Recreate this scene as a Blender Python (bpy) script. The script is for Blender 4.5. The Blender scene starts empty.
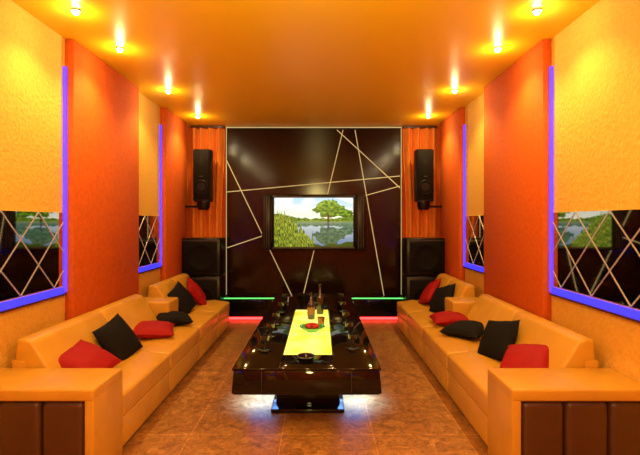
import bpy, bmesh, math, random
from mathutils import Vector, Matrix, noise
random.seed(4)
S = bpy.context.scene
COL = S.collection
CX = -0.09      # room centre line
HW = 1.86       # half width
H = 2.8
YB = 6.47       # back wall
YF = -2.4       # wall behind the camera

# ------------------------------------------------------------ materials
def mat(name, col, rough=.5, metal=0, spec=.5, emit=None, estr=0, bump=None, coat=0, var=None, evar=None):
    m = bpy.data.materials.new(name); m.use_nodes = True
    nt = m.node_tree; b = nt.nodes['Principled BSDF']
    b.inputs['Base Color'].default_value = (*col, 1)
    b.inputs['Roughness'].default_value = rough
    b.inputs['Metallic'].default_value = metal
    b.inputs['Specular IOR Level'].default_value = spec
    b.inputs['Coat Weight'].default_value = coat
    if emit:
        b.inputs['Emission Color'].default_value = (*emit, 1)
        b.inputs['Emission Strength'].default_value = estr
    tc = nt.nodes.new('ShaderNodeTexCoord')
    if bump:
        sc, st, dist = bump
        n = nt.nodes.new('ShaderNodeTexNoise'); n.inputs['Scale'].default_value = sc
        n.inputs['Detail'].default_value = 4
        bp = nt.nodes.new('ShaderNodeBump'); bp.inputs['Strength'].default_value = st
        bp.inputs['Distance'].default_value = dist
        nt.links.new(tc.outputs['Object'], n.inputs['Vector'])
        nt.links.new(n.outputs['Fac'], bp.inputs['Height'])
        nt.links.new(bp.outputs['Normal'], b.inputs['Normal'])
    for v, sock, c1 in ((var, 'Base Color', col), (evar, 'Emission Color', emit)):
        if not v: continue
        sc, c2 = v
        n = nt.nodes.new('ShaderNodeTexNoise'); n.inputs['Scale'].default_value = sc
        n.inputs['Detail'].default_value = 6
        r = nt.nodes.new('ShaderNodeValToRGB')
        r.color_ramp.elements[0].position = .35; r.color_ramp.elements[1].position = .68
        r.color_ramp.elements[0].color = (*c1, 1); r.color_ramp.elements[1].color = (*c2, 1)
        nt.links.new(tc.outputs['Object'], n.inputs['Vector'])
        nt.links.new(n.outputs['Fac'], r.inputs['Fac'])
        nt.links.new(r.outputs['Color'], b.inputs[sock])
    return m

M = {}
M['yellow'] = mat('yellow_stucco', (.78, .43, .065), .8, spec=.3, bump=(38, .6, .012), var=(45, (.86, .50, .085)))
M['orange'] = mat('orange_panel', (.56, .095, .006), .8, spec=.25, bump=(60, .35, .006), var=(30, (.64, .118, .009)))
M['ceil'] = mat('ceiling_paint', (.92, .56, .015), .36, spec=.3)
M['leather'] = mat('tan_leather', (.54, .265, .026), .36, spec=.3, bump=(70, .15, .004), var=(6, (.60, .305, .032)))
M['leather_d'] = mat('brown_leather', (.070, .024, .006), .4, bump=(50, .2, .004))
M['black_g'] = mat('black_glass', (.005, .004, .004), .05, spec=.45)
M['black'] = mat('black_lacquer', (.007, .005, .004), .3, spec=.3)
M['black_m'] = mat('black_cloth', (.006, .005, .006), .8, spec=.15, bump=(180, .3, .003))
M['red_m'] = mat('red_cloth', (.30, .004, .005), .65, spec=.2, bump=(180, .3, .003))
M['grille'] = mat('speaker_grille', (.007, .005, .004), .8, spec=.15, bump=(400, .8, .003))
M['cone'] = mat('speaker_cone', (.008, .006, .005), .5, spec=.25)
M['panelb'] = mat('dark_glass_panel', (.012, .004, .002), .14, spec=.35)
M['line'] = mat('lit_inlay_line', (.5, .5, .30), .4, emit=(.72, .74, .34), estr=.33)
M['green'] = mat('green_led', (.1, .7, .2), .4, emit=(.10, .9, .16), estr=1.6)
M['redled'] = mat('red_led', (.9, .05, .05), .4, emit=(1, .03, .03), estr=7)
M['blue'] = mat('blue_led', (.04, .03, .9), .4, emit=(.018, .02, 1), estr=2.6)
M['violet'] = mat('violet_led', (.1, .05, .9), .4, emit=(.055, .03, 1), estr=2.0)
M['bluew'] = mat('cyan_led', (.5, .7, 1), .4, emit=(.22, .40, 1), estr=12)
M['mirror'] = mat('tinted_mirror', (.55, .52, .50), .03, metal=1)
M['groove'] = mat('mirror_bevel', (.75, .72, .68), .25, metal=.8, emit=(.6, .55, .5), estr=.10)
M['curtain'] = mat('orange_curtain', (.90, .30, .04), .7, bump=(90, .2, .003))
M['lamp'] = mat('lamp_lens', (1, .95, .8), .4, emit=(1, .9, .65), estr=130)
M['brass'] = mat('brass_ring', (.8, .6, .25), .3, metal=1)
M['glow'] = mat('lit_table_glass', (.5, .5, .05), .15, emit=(.58, .52, .03), estr=1.2, evar=(5, (1, .95, .22)))
M['greeng'] = mat('green_dish', (.03, .35, .04), .15, emit=(.03, .4, .03), estr=.15, coat=.6)
M['fruit'] = mat('red_fruit', (.45, .02, .02), .3)
M['amber'] = mat('amber_glass', (.25, .10, .02), .06, spec=.8, coat=.5)
M['darkgl'] = mat('dark_bottle_glass', (.02, .014, .008), .05, spec=.9, coat=.6)
M['label'] = mat('bottle_label', (.30, .17, .07), .6)
M['smoke'] = mat('smoked_glass', (.03, .025, .02), .04, spec=.9, coat=.8)
M['grey'] = mat('silver_plastic', (.05, .045, .04), .3)
M['brownwood'] = mat('dark_wood', (.06, .02, .01), .35)

# floor tiles
def floor_mat():
    m = bpy.data.materials.new('floor_tile'); m.use_nodes = True
    nt = m.node_tree; b = nt.nodes['Principled BSDF']
    tc = nt.nodes.new('ShaderNodeTexCoord')
    mp = nt.nodes.new('ShaderNodeMapping')
    mp.inputs['Location'].default_value = (.25, .1, 0)
    nt.links.new(tc.outputs['Object'], mp.inputs['Vector'])
    br = nt.nodes.new('ShaderNodeTexBrick')
    br.offset = 0; br.inputs['Scale'].default_value = 1
    br.inputs['Brick Width'].default_value = .6; br.inputs['Row Height'].default_value = .6
    br.inputs['Mortar Size'].default_value = .004
    br.inputs['Color1'].default_value = (1, 1, 1, 1); br.inputs['Color2'].default_value = (.88, .88, .88, 1)
    br.inputs['Mortar'].default_value = (1.4, 1.4, 1.3, 1)
    nt.links.new(mp.outputs['Vector'], br.inputs['Vector'])
    n = nt.nodes.new('ShaderNodeTexNoise'); n.inputs['Scale'].default_value = 12
    n.inputs['Detail'].default_value = 10; n.inputs['Roughness'].default_value = .82
    n.inputs['Distortion'].default_value = 1.2
    nt.links.new(tc.outputs['Object'], n.inputs['Vector'])
    r = nt.nodes.new('ShaderNodeValToRGB')
    e = r.color_ramp.elements
    e[0].position = .34; e[0].color = (.12, .042, .010, 1)
    e[1].position = .68; e[1].color = (.58, .28, .085, 1)
    k = e.new(.5); k.color = (.32, .135, .035, 1)
    nt.links.new(n.outputs['Fac'], r.inputs['Fac'])
    mx = nt.nodes.new('ShaderNodeMixRGB'); mx.blend_type = 'MULTIPLY'; mx.inputs['Fac'].default_value = 1
    nt.links.new(r.outputs['Color'], mx.inputs['Color1']); nt.links.new(br.outputs['Color'], mx.inputs['Color2'])
    nt.links.new(mx.outputs['Color'], b.inputs['Base Color'])
    b.inputs['Roughness'].default_value = .36
    b.inputs['Specular IOR Level'].default_value = .3
    return m
M['floor'] = floor_mat()

# ------------------------------------------------------------ mesh helpers
def finish(name, bm, m, parent=None, smooth=True):
    bmesh.ops.recalc_face_normals(bm, faces=bm.faces[:])
    me = bpy.data.meshes.new(name); bm.to_mesh(me); bm.free()
    if smooth:
        for p in me.polygons: p.use_smooth = True
    o = bpy.data.objects.new(name, me); COL.objects.link(o)
    if m: me.materials.append(M[m] if isinstance(m, str) else m)
    if parent: o.parent = parent
    if smooth:
        try:
            me.set_sharp_from_angle(angle=math.radians(50))
        except Exception: pass
    return o

def empty(name, loc=(0, 0, 0)):
    o = bpy.data.objects.new(name, None); COL.objects.link(o); o.location = loc
    o.empty_display_size = .1
    return o

def box(name, x0, x1, y0, y1, z0, z1, m, parent=None, bev=0, seg=2):
    if x0 > x1: x0, x1 = x1, x0
    bm = bmesh.new()
    bmesh.ops.create_cube(bm, size=1)
    for v in bm.verts:
        v.co = Vector((x0 if v.co.x < 0 else x1, y0 if v.co.y < 0 else y1, z0 if v.co.z < 0 else z1))
    if bev:
        bmesh.ops.bevel(bm, geom=bm.edges[:], offset=bev, segments=seg, profile=.5, affect='EDGES')
    return finish(name, bm, m, parent, smooth=bool(bev))

def prism(name, prof, y0, y1, m, parent=None, bev=.02, seg=3):
    """prof: list of (x,z)"""
    bm = bmesh.new()
    a = [bm.verts.new((x, y0, z)) for x, z in prof]
    b = [bm.verts.new((x, y1, z)) for x, z in prof]
    n = len(prof)
    bm.faces.new(a); bm.faces.new(b[::-1])
    for i in range(n):
        bm.faces.new((a[i], b[i], b[(i+1) % n], a[(i+1) % n]))
    if bev:
        bmesh.ops.bevel(bm, geom=bm.edges[:], offset=bev, segments=seg, profile=.5, affect='EDGES')
    return finish(name, bm, m, parent)

def lathe(name, prof, loc, m, parent=None, seg=24, axis='Z'):
    bm = bmesh.new(); rings = []
    for r, z in prof:
        rings.append([bm.verts.new((r*math.cos(2*math.pi*i/seg), r*math.sin(2*math.pi*i/seg), z)) for i in range(seg)])
    for a, b in zip(rings[:-1], rings[1:]):
        for i in range(seg):
            bm.faces.new((a[i], a[(i+1) % seg], b[(i+1) % seg], b[i]))
    bmesh.ops.remove_doubles(bm, verts=bm.verts[:], dist=1e-6)
    if axis == 'Y':
        bmesh.ops.rotate(bm, verts=bm.verts[:], matrix=Matrix.Rotation(math.radians(90), 3, 'X'))
    bmesh.ops.translate(bm, verts=bm.verts[:], vec=loc)
    return finish(name, bm, m, parent)

def strip(name, p0, p1, w, y, m, parent, t=.006):
    """flat bar in an XZ plane at depth y"""
    a = Vector((p0[0], 0, p0[1])); b = Vector((p1[0], 0, p1[1]))
    d = (b-a).normalized(); n = Vector((-d.z, 0, d.x))*w/2
    bm = bmesh.new(); vs = []
    for yy in (y, y-t):
        for q in (a+n, b+n, b-n, a-n):
            vs.append(bm.verts.new((q.x, yy, q.z)))
    bm.faces.new(vs[:4]); bm.faces.new(vs[4:])
    for i in range(4):
        bm.faces.new((vs[i], vs[(i+1) % 4], vs[4+(i+1) % 4], vs[4+i]))
    return finish(name, bm, m, parent, False)

# ------------------------------------------------------------ room
xl, xr = CX-HW, CX+HW
box('floor', xl-.1, xr+.1, YF-.1, YB+.1, -.1, 0, 'floor')
box('ceiling', xl-.1, xr+.1, YF-.1, YB+.1, H, H+.1, 'ceil')
box('wall_left', xl-.1, xl, YF, YB, 0, H, 'yellow')
box('wall_right', xr, xr+.1, YF, YB, 0, H, 'yellow')
box('wall_back', xl-.1, xr+.1, YB, YB+.1, 0, H, 'orange')
box('wall_front', xl-.1, xr+.1, YF-.1, YF, 0, H, 'orange')

PT = .07
def X(s, u): return CX + s*u
panels = [(-1.6, -.4), (.55, 1.65), (3.36, 4.57), (5.37, 6.22)]
recess = [(1.65, 3.36), (4.57, 5.37), (-.4, .55)]
G = .003
for s, side in ((-1, 'left'), (1, 'right')):
    for i, (a, b) in enumerate(panels):
        box('wall_panel', X(s, HW-PT), X(s, HW-.001), a, b, 0.002, H-.002, 'orange', bev=.004, seg=1)
    for i, (a, b) in enumerate(recess):
        r = empty('wall_mirror')
        a2, b2 = a+.04, b-.04
        zb, zt = .92, 1.47
        box('glass', X(s, HW-.012), X(s, HW-G), a2, b2, zb, zt, 'mirror', r)
        # bevelled diamond lines
        bm = bmesh.new()
        ch = zt-zb; segs = []
        for k in range(-6, 14):
            for sg in (1, -1):
                y0 = a2+.08 + k*.36; z0 = zb
                dy = .54*sg; dz = ch
                lo, hi = min(y0, y0+dy), max(y0, y0+dy)
                if hi < a2 or lo > b2: continue
                if dy > 0:
                    t0 = max(0, (a2-y0)/dy); t1 = min(1, (b2-y0)/dy)
                else:
                    t0 = max(0, (b2-y0)/dy); t1 = min(1, (a2-y0)/dy)
                if t1-t0 < .02: continue
                segs.append(((y0+dy*t0, z0+dz*t0), (y0+dy*t1, z0+dz*t1)))
        for (p, q) in segs:
            d = Vector((q[0]-p[0], q[1]-p[1])).normalized(); nn = Vector((-d.y, d.x))*.003
            xx = X(s, HW-.0155); xb = X(s, HW-.011)
            f = [(p[0]+nn.x, p[1]+nn.y), (q[0]+nn.x, q[1]+nn.y), (q[0]-nn.x, q[1]-nn.y), (p[0]-nn.x, p[1]-nn.y)]
            va = [bm.verts.new((xx, yy, zz)) for yy, zz in f]; vb = [bm.verts.new((xb, yy, zz)) for yy, zz in f]
            bm.faces.new(va)
            for i2 in range(4): bm.faces.new((va[i2], va[(i2+1) % 4], vb[(i2+1) % 4], vb[i2]))
        finish('bevel_lines', bm, 'groove', r, False)
        # blue LED ledge below
        L = empty('led_strip_light')
        box('ledge', X(s, HW-.040), X(s, HW-G), a2, b2, zb-.068, zb-.056, 'brownwood', L)
        box('led_bottom', X(s, HW-.022), X(s, HW-G), a2, b2, zb-.056, zb-.012, 'blue', L)
        box('led_far', X(s, HW-.022), X(s, HW-G), b-.030, b-.004, zb-.05, H-.22, 'violet', L)
        box('led_near', X(s, HW-.022), X(s, HW-G), a+.004, a+.030, zb-.05, H-.22, 'violet', L)

# ------------------------------------------------------------ black feature wall
fw = empty('feature_wall_panel')
yp = YB-.05
box('glass_panel', CX-1.28, CX+1.28, yp, YB-.001, .33, H-.004, 'panelb', fw)
def pxw(px, py, y=yp-.001):
    s = 440/y
    return ((px-320)/s, 1.4-(py-222)/s)
lines = [((226, 192), (400, 176)), ((226, 160), (292, 296)), ((343, 130), (303, 296)), ((355, 130), (384, 296)),
         ((337, 130), (400, 188)), ((226, 248), (310, 220)), ((360, 197), (400, 186))]
for i, (a, b) in enumerate(lines):
    a = pxw(*a); b = pxw(*b)
    lim = 1.275
    a = (max(CX-lim, min(CX+lim, a[0])), a[1]); b = (max(CX-lim, min(CX+lim, b[0])), b[1])
    strip('inlay_%d' % i, a, b, .012, yp, 'line', fw)
strip('frame_top', (CX-1.28, H-.02), (CX+1.28, H-.02), .018, yp, 'line', fw)
strip('frame_left', (CX-1.275, .34), (CX-1.275, H-.01), .010, yp, 'line', fw)
strip('frame_right', (CX+1.275, .34), (CX+1.275, H-.01), .010, yp, 'line', fw)
pl = empty('media_ledge')
box('ledge_body', CX-1.28, CX+1.28, 6.24, YB-.002, .05, .31, 'black_g', pl, bev=.006, seg=1)
box('ledge_glass', CX-1.29, CX+1.29, 6.22, YB-.002, .312, .33, 'panelb', pl, bev=.004, seg=1)
box('ledge_plinth', CX-1.22, CX+1.22, 6.30, YB-.002, 0, .05, 'black', pl)
box('led_edge', CX-1.28, CX+1.28, 6.214, 6.22, .314, .328, 'green', pl)
box('led_red', CX-1.22, CX+1.22, 6.285, 6.298, .008, .04, 'redled', pl)

# ------------------------------------------------------------ television
tv = empty('television')
tvx, tvz = CX, 1.395
box('housing', tvx-.60, tvx+.60, 6.30, 6.40, tvz-.40, tvz+.40, 'black', tv, bev=.012)
box('wall_mount', tvx-.25, tvx+.25, 6.40, yp-.001, tvz-.2, tvz+.2, 'black', tv)
for s in (-1, 1):
    box('side_speaker', tvx+s*.615, tvx+s*.745, 6.31, 6.39, tvz-.40, tvz+.40, 'black', tv, bev=.012)
    box('side_speaker_bar', tvx+s*.595, tvx+s*.62, 6.33, 6.37, tvz-.3, tvz+.3, 'black', tv)
    for k in range(3):
        box('speaker_trim', tvx+s*(.64+.035*k), tvx+s*(.646+.035*k), 6.304, 6.312, tvz-.37, tvz+.37, 'grey', tv)
for nm, a in (('bezel_top', (-.59, .59, .355, .38)), ('bezel_bottom', (-.59, .59, -.38, -.355))):
    box(nm, tvx+a[0], tvx+a[1], 6.292, 6.302, tvz+a[2], tvz+a[3], 'grey', tv, bev=.003, seg=1)
# screen picture : lake, reeds, trees
NX, NZ = 190, 118
def sm(a, b, x):
    t = max(0, min(1, (x-a)/(b-a))); return t*t*(3-2*t)
def mixc(a, b, t): return tuple(a[i]*(1-t)+b[i]*t for i in range(3))
def nz(u, v, s, o=0): return noise.noise(Vector((u*s, v*s, o)))
def pic(u, v):
    hor = .50
    def above(u, v):
        c = mixc((.95, .97, .84), (.66, .84, .95), sm(hor+.1, 1, v))
        c = mixc(c, (1, 1, .95), .8*sm(.0, .35, nz(u, v*2, 4, 3)+.1))
        h = hor+.08+.03*nz(u, 0, 14, 1)+.10*sm(.40, 0, u)+.07*sm(.8, 1, u)
        if v < h: c = mixc((.12, .28, .05), (.44, .57, .14), .5+nz(u, v, 40, 2))
        if v < hor+.025: c = (.46, .55, .20)
        for (cx, cy, rx, ry) in ((.68, .80, .15, .16), (.80, .76, .10, .11), (.57, .76, .08, .08), (.70, .67, .15, .07), (.90, .68, .10, .08)):
            d = ((u-cx)/rx)**2+((v-cy)/ry)**2 + nz(u, v, 22, 5)*.7
            if d < 1: c = mixc((.09, .27, .03), (.46, .66, .12), sm(-.5, .7, nz(u, v, 28, 7)+(v-cy)*2))
        if abs(u-.685) < .012 and hor < v < .68: c = (.16, .12, .05)
        return c
    if v >= hor: c = above(u, v)
    else:
        vv = 2*hor-v + .012*nz(u*.3, v, 60, 9)
        c = mixc(above(u, min(1, vv)), (.26, .46, .76), .36)
        c = tuple(x*(.66+.28*sm(.0, hor, v)) for x in c)
        if v < .05+.04*nz(u, 0, 9, 4)+.06*sm(.7, 1, u): c = (.14, .25, .05)
    top = .58*sm(.60, .05, u)+.10+.22*nz(u, 0, 34, 12)+.12*nz(u, 0, 90, 2)
    if v < top and u < .52:
        k = .45+1.3*nz(u*6+.6*v, v*.6, 24, 20)+.25*(v-top*.6)
        c = mixc((.10, .22, .02), (.66, .72, .20), max(0, min(1, k)))
    return tuple(max(0, x)**1.9 for x in c)
bm = bmesh.new()
SW, SH = .565, .352
grid = [[bm.verts.new((tvx-SW+2*SW*i/NX, 6.297, tvz-SH+2*SH*j/NZ)) for i in range(NX+1)] for j in range(NZ+1)]
for j in range(NZ):
    for i in range(NX):
        bm.faces.new((grid[j][i], grid[j][i+1], grid[j+1][i+1], grid[j+1][i]))
lay = bm.loops.layers.float_color.new('pic')
for f in bm.faces:
    for l in f.loops:
        c = pic((l.vert.co.x-tvx+SW)/(2*SW), (l.vert.co.z-tvz+SH)/(2*SH))
        l[lay] = (c[0], c[1], c[2], 1)
sm_ = bpy.data.materials.new('tv_picture'); sm_.use_nodes = True
nt = sm_.node_tree; b = nt.nodes['Principled BSDF']
at = nt.nodes.new('ShaderNodeAttribute'); at.attribute_name = 'pic'
b.inputs['Base Color'].default_value = (.01, .01, .01, 1); b.inputs['Roughness'].default_value = .3
nt.links.new(at.outputs['Color'], b.inputs['Emission Color']); b.inputs['Emission Strength'].default_value = 1.1
finish('screen', bm, sm_, tv, False)

# ------------------------------------------------------------ curtains
for s in (-1, 1):
    bm = bmesh.new(); n = 140; rows = 24; g = []
    u0, u1 = 1.30, 1.785
    for j in range(rows+1):
        z = .02+(H-.06)*j/rows; row = []
        hz = j/rows
        for i in range(n+1):
            t = i/n
            pinch = .05*math.sin(hz*math.pi)**2*(1-t)      # slightly gathered inner edge
            u = u0+(u1-u0)*t+pinch
            ph = .9*math.sin(t*5+hz*1.2)
            y = 6.395+.048*math.sin(t*2*math.pi*4.2+ph+.35*math.sin(hz*3)) + .012*math.sin(t*47+hz*2.5)
            row.append(bm.verts.new((X(s, u), y, z)))
        g.append(row)
    for j in range(rows):
        for i in range(n):
            bm.faces.new((g[j][i], g[j][i+1], g[j+1][i+1], g[j+1][i]))
    c = empty('curtain')
    finish('drape', bm, 'curtain', c)
    box('curtain_rail', X(s, u0), X(s, u1), 6.38, 6.41, H-.035, H-.005, 'brownwood', c)

# ------------------------------------------------------------ hanging speakers
for s in (-1, 1):
    sp = empty('loudspeaker')
    xc = X(s, 1.535)
    z0, z1 = 1.68, 2.40
    prof = [(-.135, .0), (-.115, -.10), (.115, -.10), (.135, .0), (.10, .14), (-.10, .14)]
    bm = bmesh.new()
    a = [bm.verts.new((xc+p[0], 6.13+p[1], z0)) for p in prof]; bb = [bm.verts.new((xc+p[0], 6.13+p[1], z1)) for p in prof]
    bm.faces.new(a); bm.faces.new(bb)
    for i in range(6): bm.faces.new((a[i], a[(i+1) % 6], bb[(i+1) % 6], bb[i]))
    bmesh.ops.bevel(bm, geom=bm.edges[:], offset=.012, segments=2, affect='EDGES')
    finish('cabinet', bm, 'black', sp)
    box('grille', xc-.105, xc+.105, 6.018, 6.032, z0+.03, z1-.03, 'grille', sp, bev=.005)
    lathe('woofer', [(0, .004), (.03, .004), (.085, .0), (.09, .006), (.1, .0)], (xc, 6.02, z0+.2), 'cone', sp, axis='Y')
    lathe('tweeter', [(0, .006), (.02, .004), (.045, .0), (.05, .004), (.055, 0)], (xc, 6.02, z1-.17), 'cone', sp, axis='Y')
    box('badge', xc-.025, xc+.025, 6.012, 6.019, z0+.34, z0+.35, 'grey', sp)
    lathe('bracket_cup', [(0, -.11), (.07, -.11), (.09, -.06), (.09, 0), (0, 0)], (xc, 6.14, z0), 'black', sp)
    box('bracket_arm', X(s, 1.535), X(s, HW-PT-.003), 6.13, 6.16, z0-.08, z0-.05, 'black', sp)

# ------------------------------------------------------------ subwoofers
for s in (-1, 1):
    sw = empty('subwoofer')
    x0, x1 = sorted((X(s, 1.265), X(s, 1.785)))
    xc = (x0+x1)/2
    for k, (z0, z1) in enumerate(((.0, .66), (.67, 1.18))):
        box('cabinet_%d' % k, x0, x1, 5.97, 6.32, z0, z1, 'black', sw, bev=.012)
        box('grille_%d' % k, x0+.04, x1-.04, 5.958, 5.972, z0+.05, z1-.05, 'grille', sw, bev=.005)
        rr = min(.2, (z1-z0)/2-.07)
        lathe('driver_%d' % k, [(0, .012), (.05, .010), (rr*.8, .0), (rr*.88, .014), (rr, .010), (rr, .0)], (xc, 5.958, (z0+z1)/2), 'grille', sw, axis='Y', seg=32)
        box('trim_%d' % k, x0+.01, x1-.01, 5.962, 5.972, z1-.035, z1-.025, 'grey', sw)

# ------------------------------------------------------------ sofas
for s in (-1, 1):
    so = empty('sofa')
    F, B = 1.10, 1.775
    ys = [2.66, 3.50, 4.38, 5.10, 5.80]
    box('plinth', X(s, F+.05), X(s, B), 2.68, 5.78, 0, .05, 'leather_d', so)
    for i in range(4):
        y0, y1 = ys[i], ys[i+1]
        box('base_%d' % i, X(s, F+.006), X(s, B), y0+.001, y1-.001, .03, .215, 'leather', so, bev=.014, seg=3)
        prism('seat_cushion_%d' % i, [(X(s, F), .21), (X(s, F), .355), (X(s, F+.2), .375), (X(s, B-.06), .35), (X(s, B-.06), .21)],
              y0+.002, y1-.002, 'leather', so, bev=.022, seg=4)
    for i, (y0, y1, zt) in enumerate(((2.67, 3.54, .69), (3.55, 4.36, .69), (4.74, 5.32, .72), (5.33, 5.86, .72))):
        prism('back_cushion_%d' % i, [(X(s, 1.46), .32), (X(s, 1.48), .38), (X(s, 1.66), zt-.02), (X(s, 1.70), zt), (X(s, 1.765), zt-.005), (X(s, 1.775), .30), (X(s, 1.6), .28)],
              y0+.003, y1-.003, 'leather', so, bev=.022, seg=4)
    box('back_rail', X(s, 1.70), X(s, 1.784), 2.67, 5.84, .05, .56, 'leather', so, bev=.01)
    box('console', X(s, 1.42), X(s, 1.78), 4.40, 4.71, .34, .60, 'leather', so, bev=.02, seg=3)
    # near arm : leather box, recessed front with dark rolled upholstery
    A, Bo, y0, y1 = 1.10, 1.845, 2.31, 2.66
    box('arm_top', X(s, A), X(s, Bo), y0, y1, .455, .52, 'leather', so, bev=.012, seg=3)
    box('arm_side', X(s, A), X(s, A+.05), y0+.002, y1, 0.0, .47, 'leather', so, bev=.01, seg=3)
    box('arm_core', X(s, A+.04), X(s, Bo), y0+.06, y1-.002, 0.0, .46, 'leather_d', so)
    for k in range(3):
        ua = A+.055+k*.235; ub = ua+.23
        box('arm_roll_%d' % k, X(s, ua), X(s, min(ub, Bo)), y0+.010, y0+.10, .01, .452, 'leather_d', so, bev=.035, seg=5)

# ------------------------------------------------------------ pillows
def pillow(loc, rot, m, size=.36, th=.12):
    bm = bmesh.new(); n = 18
    def P(i, j, sg):
        a = -1+2*i/n; b2 = -1+2*j/n
        e = (1-a*a)*(1-b2*b2)
        h = th/2*(max(e, 0))**.38*sg
        pin = 1-.07*((1-a*a)*(b2*b2)+(1-b2*b2)*(a*a))
        w = .006*nz(a, b2, 2.5, loc[1])
        return Vector((a*size/2*pin, b2*size/2*pin, h+w))
    for sg in (1, -1):
        g = [[bm.verts.new(P(i, j, sg)) for i in range(n+1)] for j in range(n+1)]
        for j in range(n):
            for i in range(n): bm.faces.new((g[j][i], g[j][i+1], g[j+1][i+1], g[j+1][i]))
    bmesh.ops.remove_doubles(bm, verts=bm.verts[:], dist=.0005)
    o = finish('throw_pillow', bm, m)
    o.location = loc; o.rotation_euler = rot
    return o
R = math.radians
for s in (-1, 1):
    lean = lambda u, y, z, tilt, yaw, roll, m, sz: pillow((X(s, u), y, z), (Matrix.Rotation(R(yaw)*s, 3, 'Z') @ Matrix.Rotation(R(-tilt)*s, 3, 'Y') @ Matrix.Rotation(R(roll), 3, 'Z')).to_euler(), m, sz)
    lean(1.46, 2.93, .470, 30, 25, 22, 'red_m', .33)
    lean(1.455, 3.38, .495, 58, 14, 14, 'black_m', .34)
    lean(1.42, 3.98, .430, 6, 12, 30, 'red_m' if s < 0 else 'black_m', .37)
    lean(1.38, 4.42, .435, 6, -15, 12, 'black_m' if s < 0 else 'red_m', .34)
    lean(1.48, 5.02, .515, 60, 12, 20, 'black_m', .36)
    lean(1.46, 5.52, .515, 55, -5, 25, 'red_m', .36)

# ------------------------------------------------------------ coffee table
t = empty('coffee_table')
ty0, ty1 = 2.95, 5.75
prism('apron', [(CX-.49, .405), (CX-.505, .25), (CX-.48, .24), (CX+.48, .24), (CX+.505, .25), (CX+.49, .405)], ty0, ty1, 'black_g', t, bev=.004, seg=1)
box('top_left', CX-.50, CX-.185, ty0-.005, ty1+.005, .405, .42, 'black_g', t, bev=.003, seg=1)
box('top_right', CX+.185, CX+.50, ty0-.005, ty1+.005, .405, .42, 'black_g', t, bev=.003, seg=1)
box('top_near', CX-.185, CX+.185, ty0-.005, 3.25, .405, .42, 'black_g', t, bev=.003, seg=1)
box('top_far', CX-.185, CX+.185, 4.92, ty1+.005, .405, .42, 'black_g', t, bev=.003, seg=1)
box('lit_glass', CX-.18, CX+.18, 3.255, 4.915, .405, .4195, 'glow', t)
for s in (-1, 1):
    box('front_groove', CX+s*.30, CX+s*.303, ty0-.004, ty0+.002, .26, .40, 'grey', t)
box('pedestal', CX-.24, CX+.24, 3.30, 5.40, .03, .24, 'black_g', t, bev=.006)
box('base_plate', CX-.27, CX+.27, 3.22, 5.48, 0, .03, 'black_g', t, bev=.006)
for s in (-1, 1):
    box('underglow_led', CX+s*.28, CX+s*.47, 3.62, 3.65, .214, .238, 'bluew', t)
    box('underglow_led_side', CX+s*.40, CX+s*.42, 3.7, 5.5, .228, .238, 'blue', t)

TZ = .4205
def goblet(x, y, sc=1):
    g = empty('goblet')
    lathe('bowl_and_stem', [(0, 0), (.032, .0), (.034, .004), (.008, .010), (.006, .045), (.022, .06), (.034, .085), (.033, .115), (.030, .115), (.030, .086), (0, .066)],
          (x, y, TZ), 'smoke', g, seg=20)
    lathe('foot_saucer', [(0, .0005), (.045, .0005), (.052, .006), (.05, .009), (.034, .005), (0, .005)], (x, y, TZ), 'black_g', g, seg=20)
for y in (3.35, 3.75, 4.2, 4.75, 5.3):
    goblet(CX-.33, y); goblet(CX+.34, y+.04)
a = empty('ashtray')
lathe('tray', [(0, 0), (.05, 0), (.065, .03), (.052, .032), (.045, .012), (0, .010)], (CX-.01, 3.12, TZ), 'black_g', a)
lathe('lid_ring', [(.055, .03), (.06, .036), (.066, .03)], (CX-.01, 3.12, TZ), 'grey', a)
d = empty('fruit_dish')
lathe('dish', [(0, .0), (.05, 0), (.055, .008), (.10, .03), (.115, .045), (.108, .045), (.09, .034), (.04, .014), (0, .012)], (CX+.02, 3.95, TZ), 'greeng', d, seg=32)
for i in range(7):
    an = i*2*math.pi/6; rr = .045 if i < 6 else 0
    r0 = .022
    lathe('fruit_%d' % i, [(0, -r0), (r0*.7, -r0*.7), (r0, 0), (r0*.7, r0*.7), (0, r0)], (CX+.02+rr*math.cos(an), 3.95+rr*math.sin(an), TZ+.045+(.012 if i == 6 else 0)), 'fruit', d, seg=14)
def bottle(x, y, h, m, lab=True):
    b = empty('liquor_bottle')
    lathe('glass_body', [(0, 0), (.034, 0), (.038, .006), (.038, h*.55), (.03, h*.64), (.014, h*.72), (.013, h*.95), (.016, h*.955), (.016, h), (0, h)], (x, y, TZ), m, b)
    if lab: lathe('label', [(.0385, h*.18), (.0388, h*.18), (.0388, h*.45), (.0385, h*.45)], (x, y, TZ), 'label', b)
bottle(CX+.00, 4.45, .27, 'darkgl'); bottle(CX+.09, 4.70, .31, 'darkgl', False)
k = empty('ice_bucket')
lathe('bucket', [(0, 0), (.06, 0), (.075, .13), (.08, .135), (.07, .135), (.056, .02), (0, .02)], (CX-.10, 5.15, TZ), 'black_g', k)
k = empty('candle_glass')
lathe('cup', [(0, 0), (.03, 0), (.035, .07), (.031, .07), (.027, .01), (0, .01)], (CX+.10, 4.2, TZ), 'amber', k)

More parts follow.
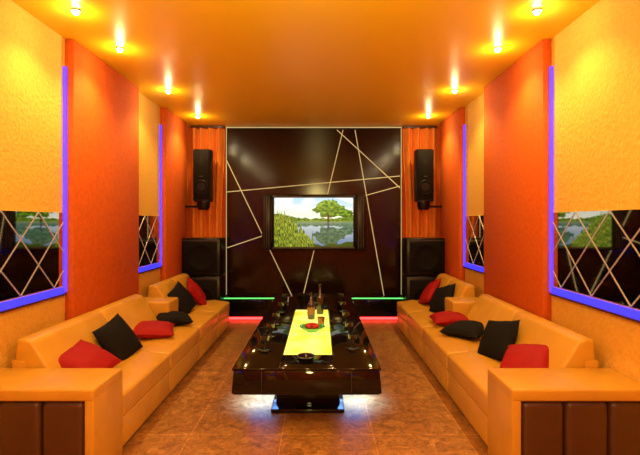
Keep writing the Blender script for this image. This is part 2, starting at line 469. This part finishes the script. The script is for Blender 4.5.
# ------------------------------------------------------------ lamps
def light(kind, name, loc, e, col, **kw):
    l = bpy.data.lights.new(name, kind); l.energy = e; l.color = col
    for a, v in kw.items(): setattr(l, a, v)
    o = bpy.data.objects.new(name, l); COL.objects.link(o); o.location = loc
    return o
for s in (-1, 1):   # diffused LED panels fixed under the table top, shining down
    o = light('AREA', 'underglow_lamp', (CX+s*.375, 3.47, .205), 6.5, (.18, .40, 1), shape='RECTANGLE', size=.20, size_y=.30, spread=R(110))
    o.parent = t
    o = light('AREA', 'underglow_lamp_side', (CX+s*.375, 4.6, .205), 3.0, (.10, .16, 1), shape='RECTANGLE', size=.16, size_y=1.6, spread=R(120))
    o.parent = t
WARM = (1, .75, .28)
for s in (-1, 1):
    for y in (-1.2, .2, 1.7, 2.9, 3.54, 4.67, 5.8):
        d = empty('ceiling_downlight')
        xx = X(s, 1.52)
        lathe('ring', [(.022, -.006), (.024, -.012), (.031, -.008), (.033, 0), (.022, 0)], (xx, y, H), 'brass', d)
        lathe('lens', [(0, -.034), (.014, -.030), (.023, -.016), (.024, 0)], (xx, y, H), 'lamp', d)
        o = light('SPOT', 'downlight_beam', (xx, y, H-.05), 31, WARM, spot_size=R(130), spot_blend=.8, shadow_soft_size=.03)
        o.parent = d
        o = light('POINT', 'ceiling_halo_fill', (xx, y, H-.11), 2.4, (1, .82, .36), shadow_soft_size=.02)  # extra point light, added to make a halo on the ceiling
        o.parent = d
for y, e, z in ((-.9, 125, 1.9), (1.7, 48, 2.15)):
    light('POINT', 'warm_room_fill', (CX, y, z), e, (1, .79, .27), shadow_soft_size=.18)  # added fill lights without any fixture, brighten the ceiling and room

w = bpy.data.worlds.new('World'); S.world = w; w.use_nodes = True
w.node_tree.nodes['Background'].inputs['Color'].default_value = (.05, .02, .01, 1)

cam = bpy.data.cameras.new('Camera'); co = bpy.data.objects.new('Camera', cam); COL.objects.link(co)
co.location = (0, 0, 1.4); co.rotation_euler = (R(90), 0, 0)
cam.sensor_width = 36; cam.lens = 440/640*36; cam.shift_y = -5.5/640
cam.clip_start = .05
S.camera = co
S.view_settings.view_transform = 'Standard'
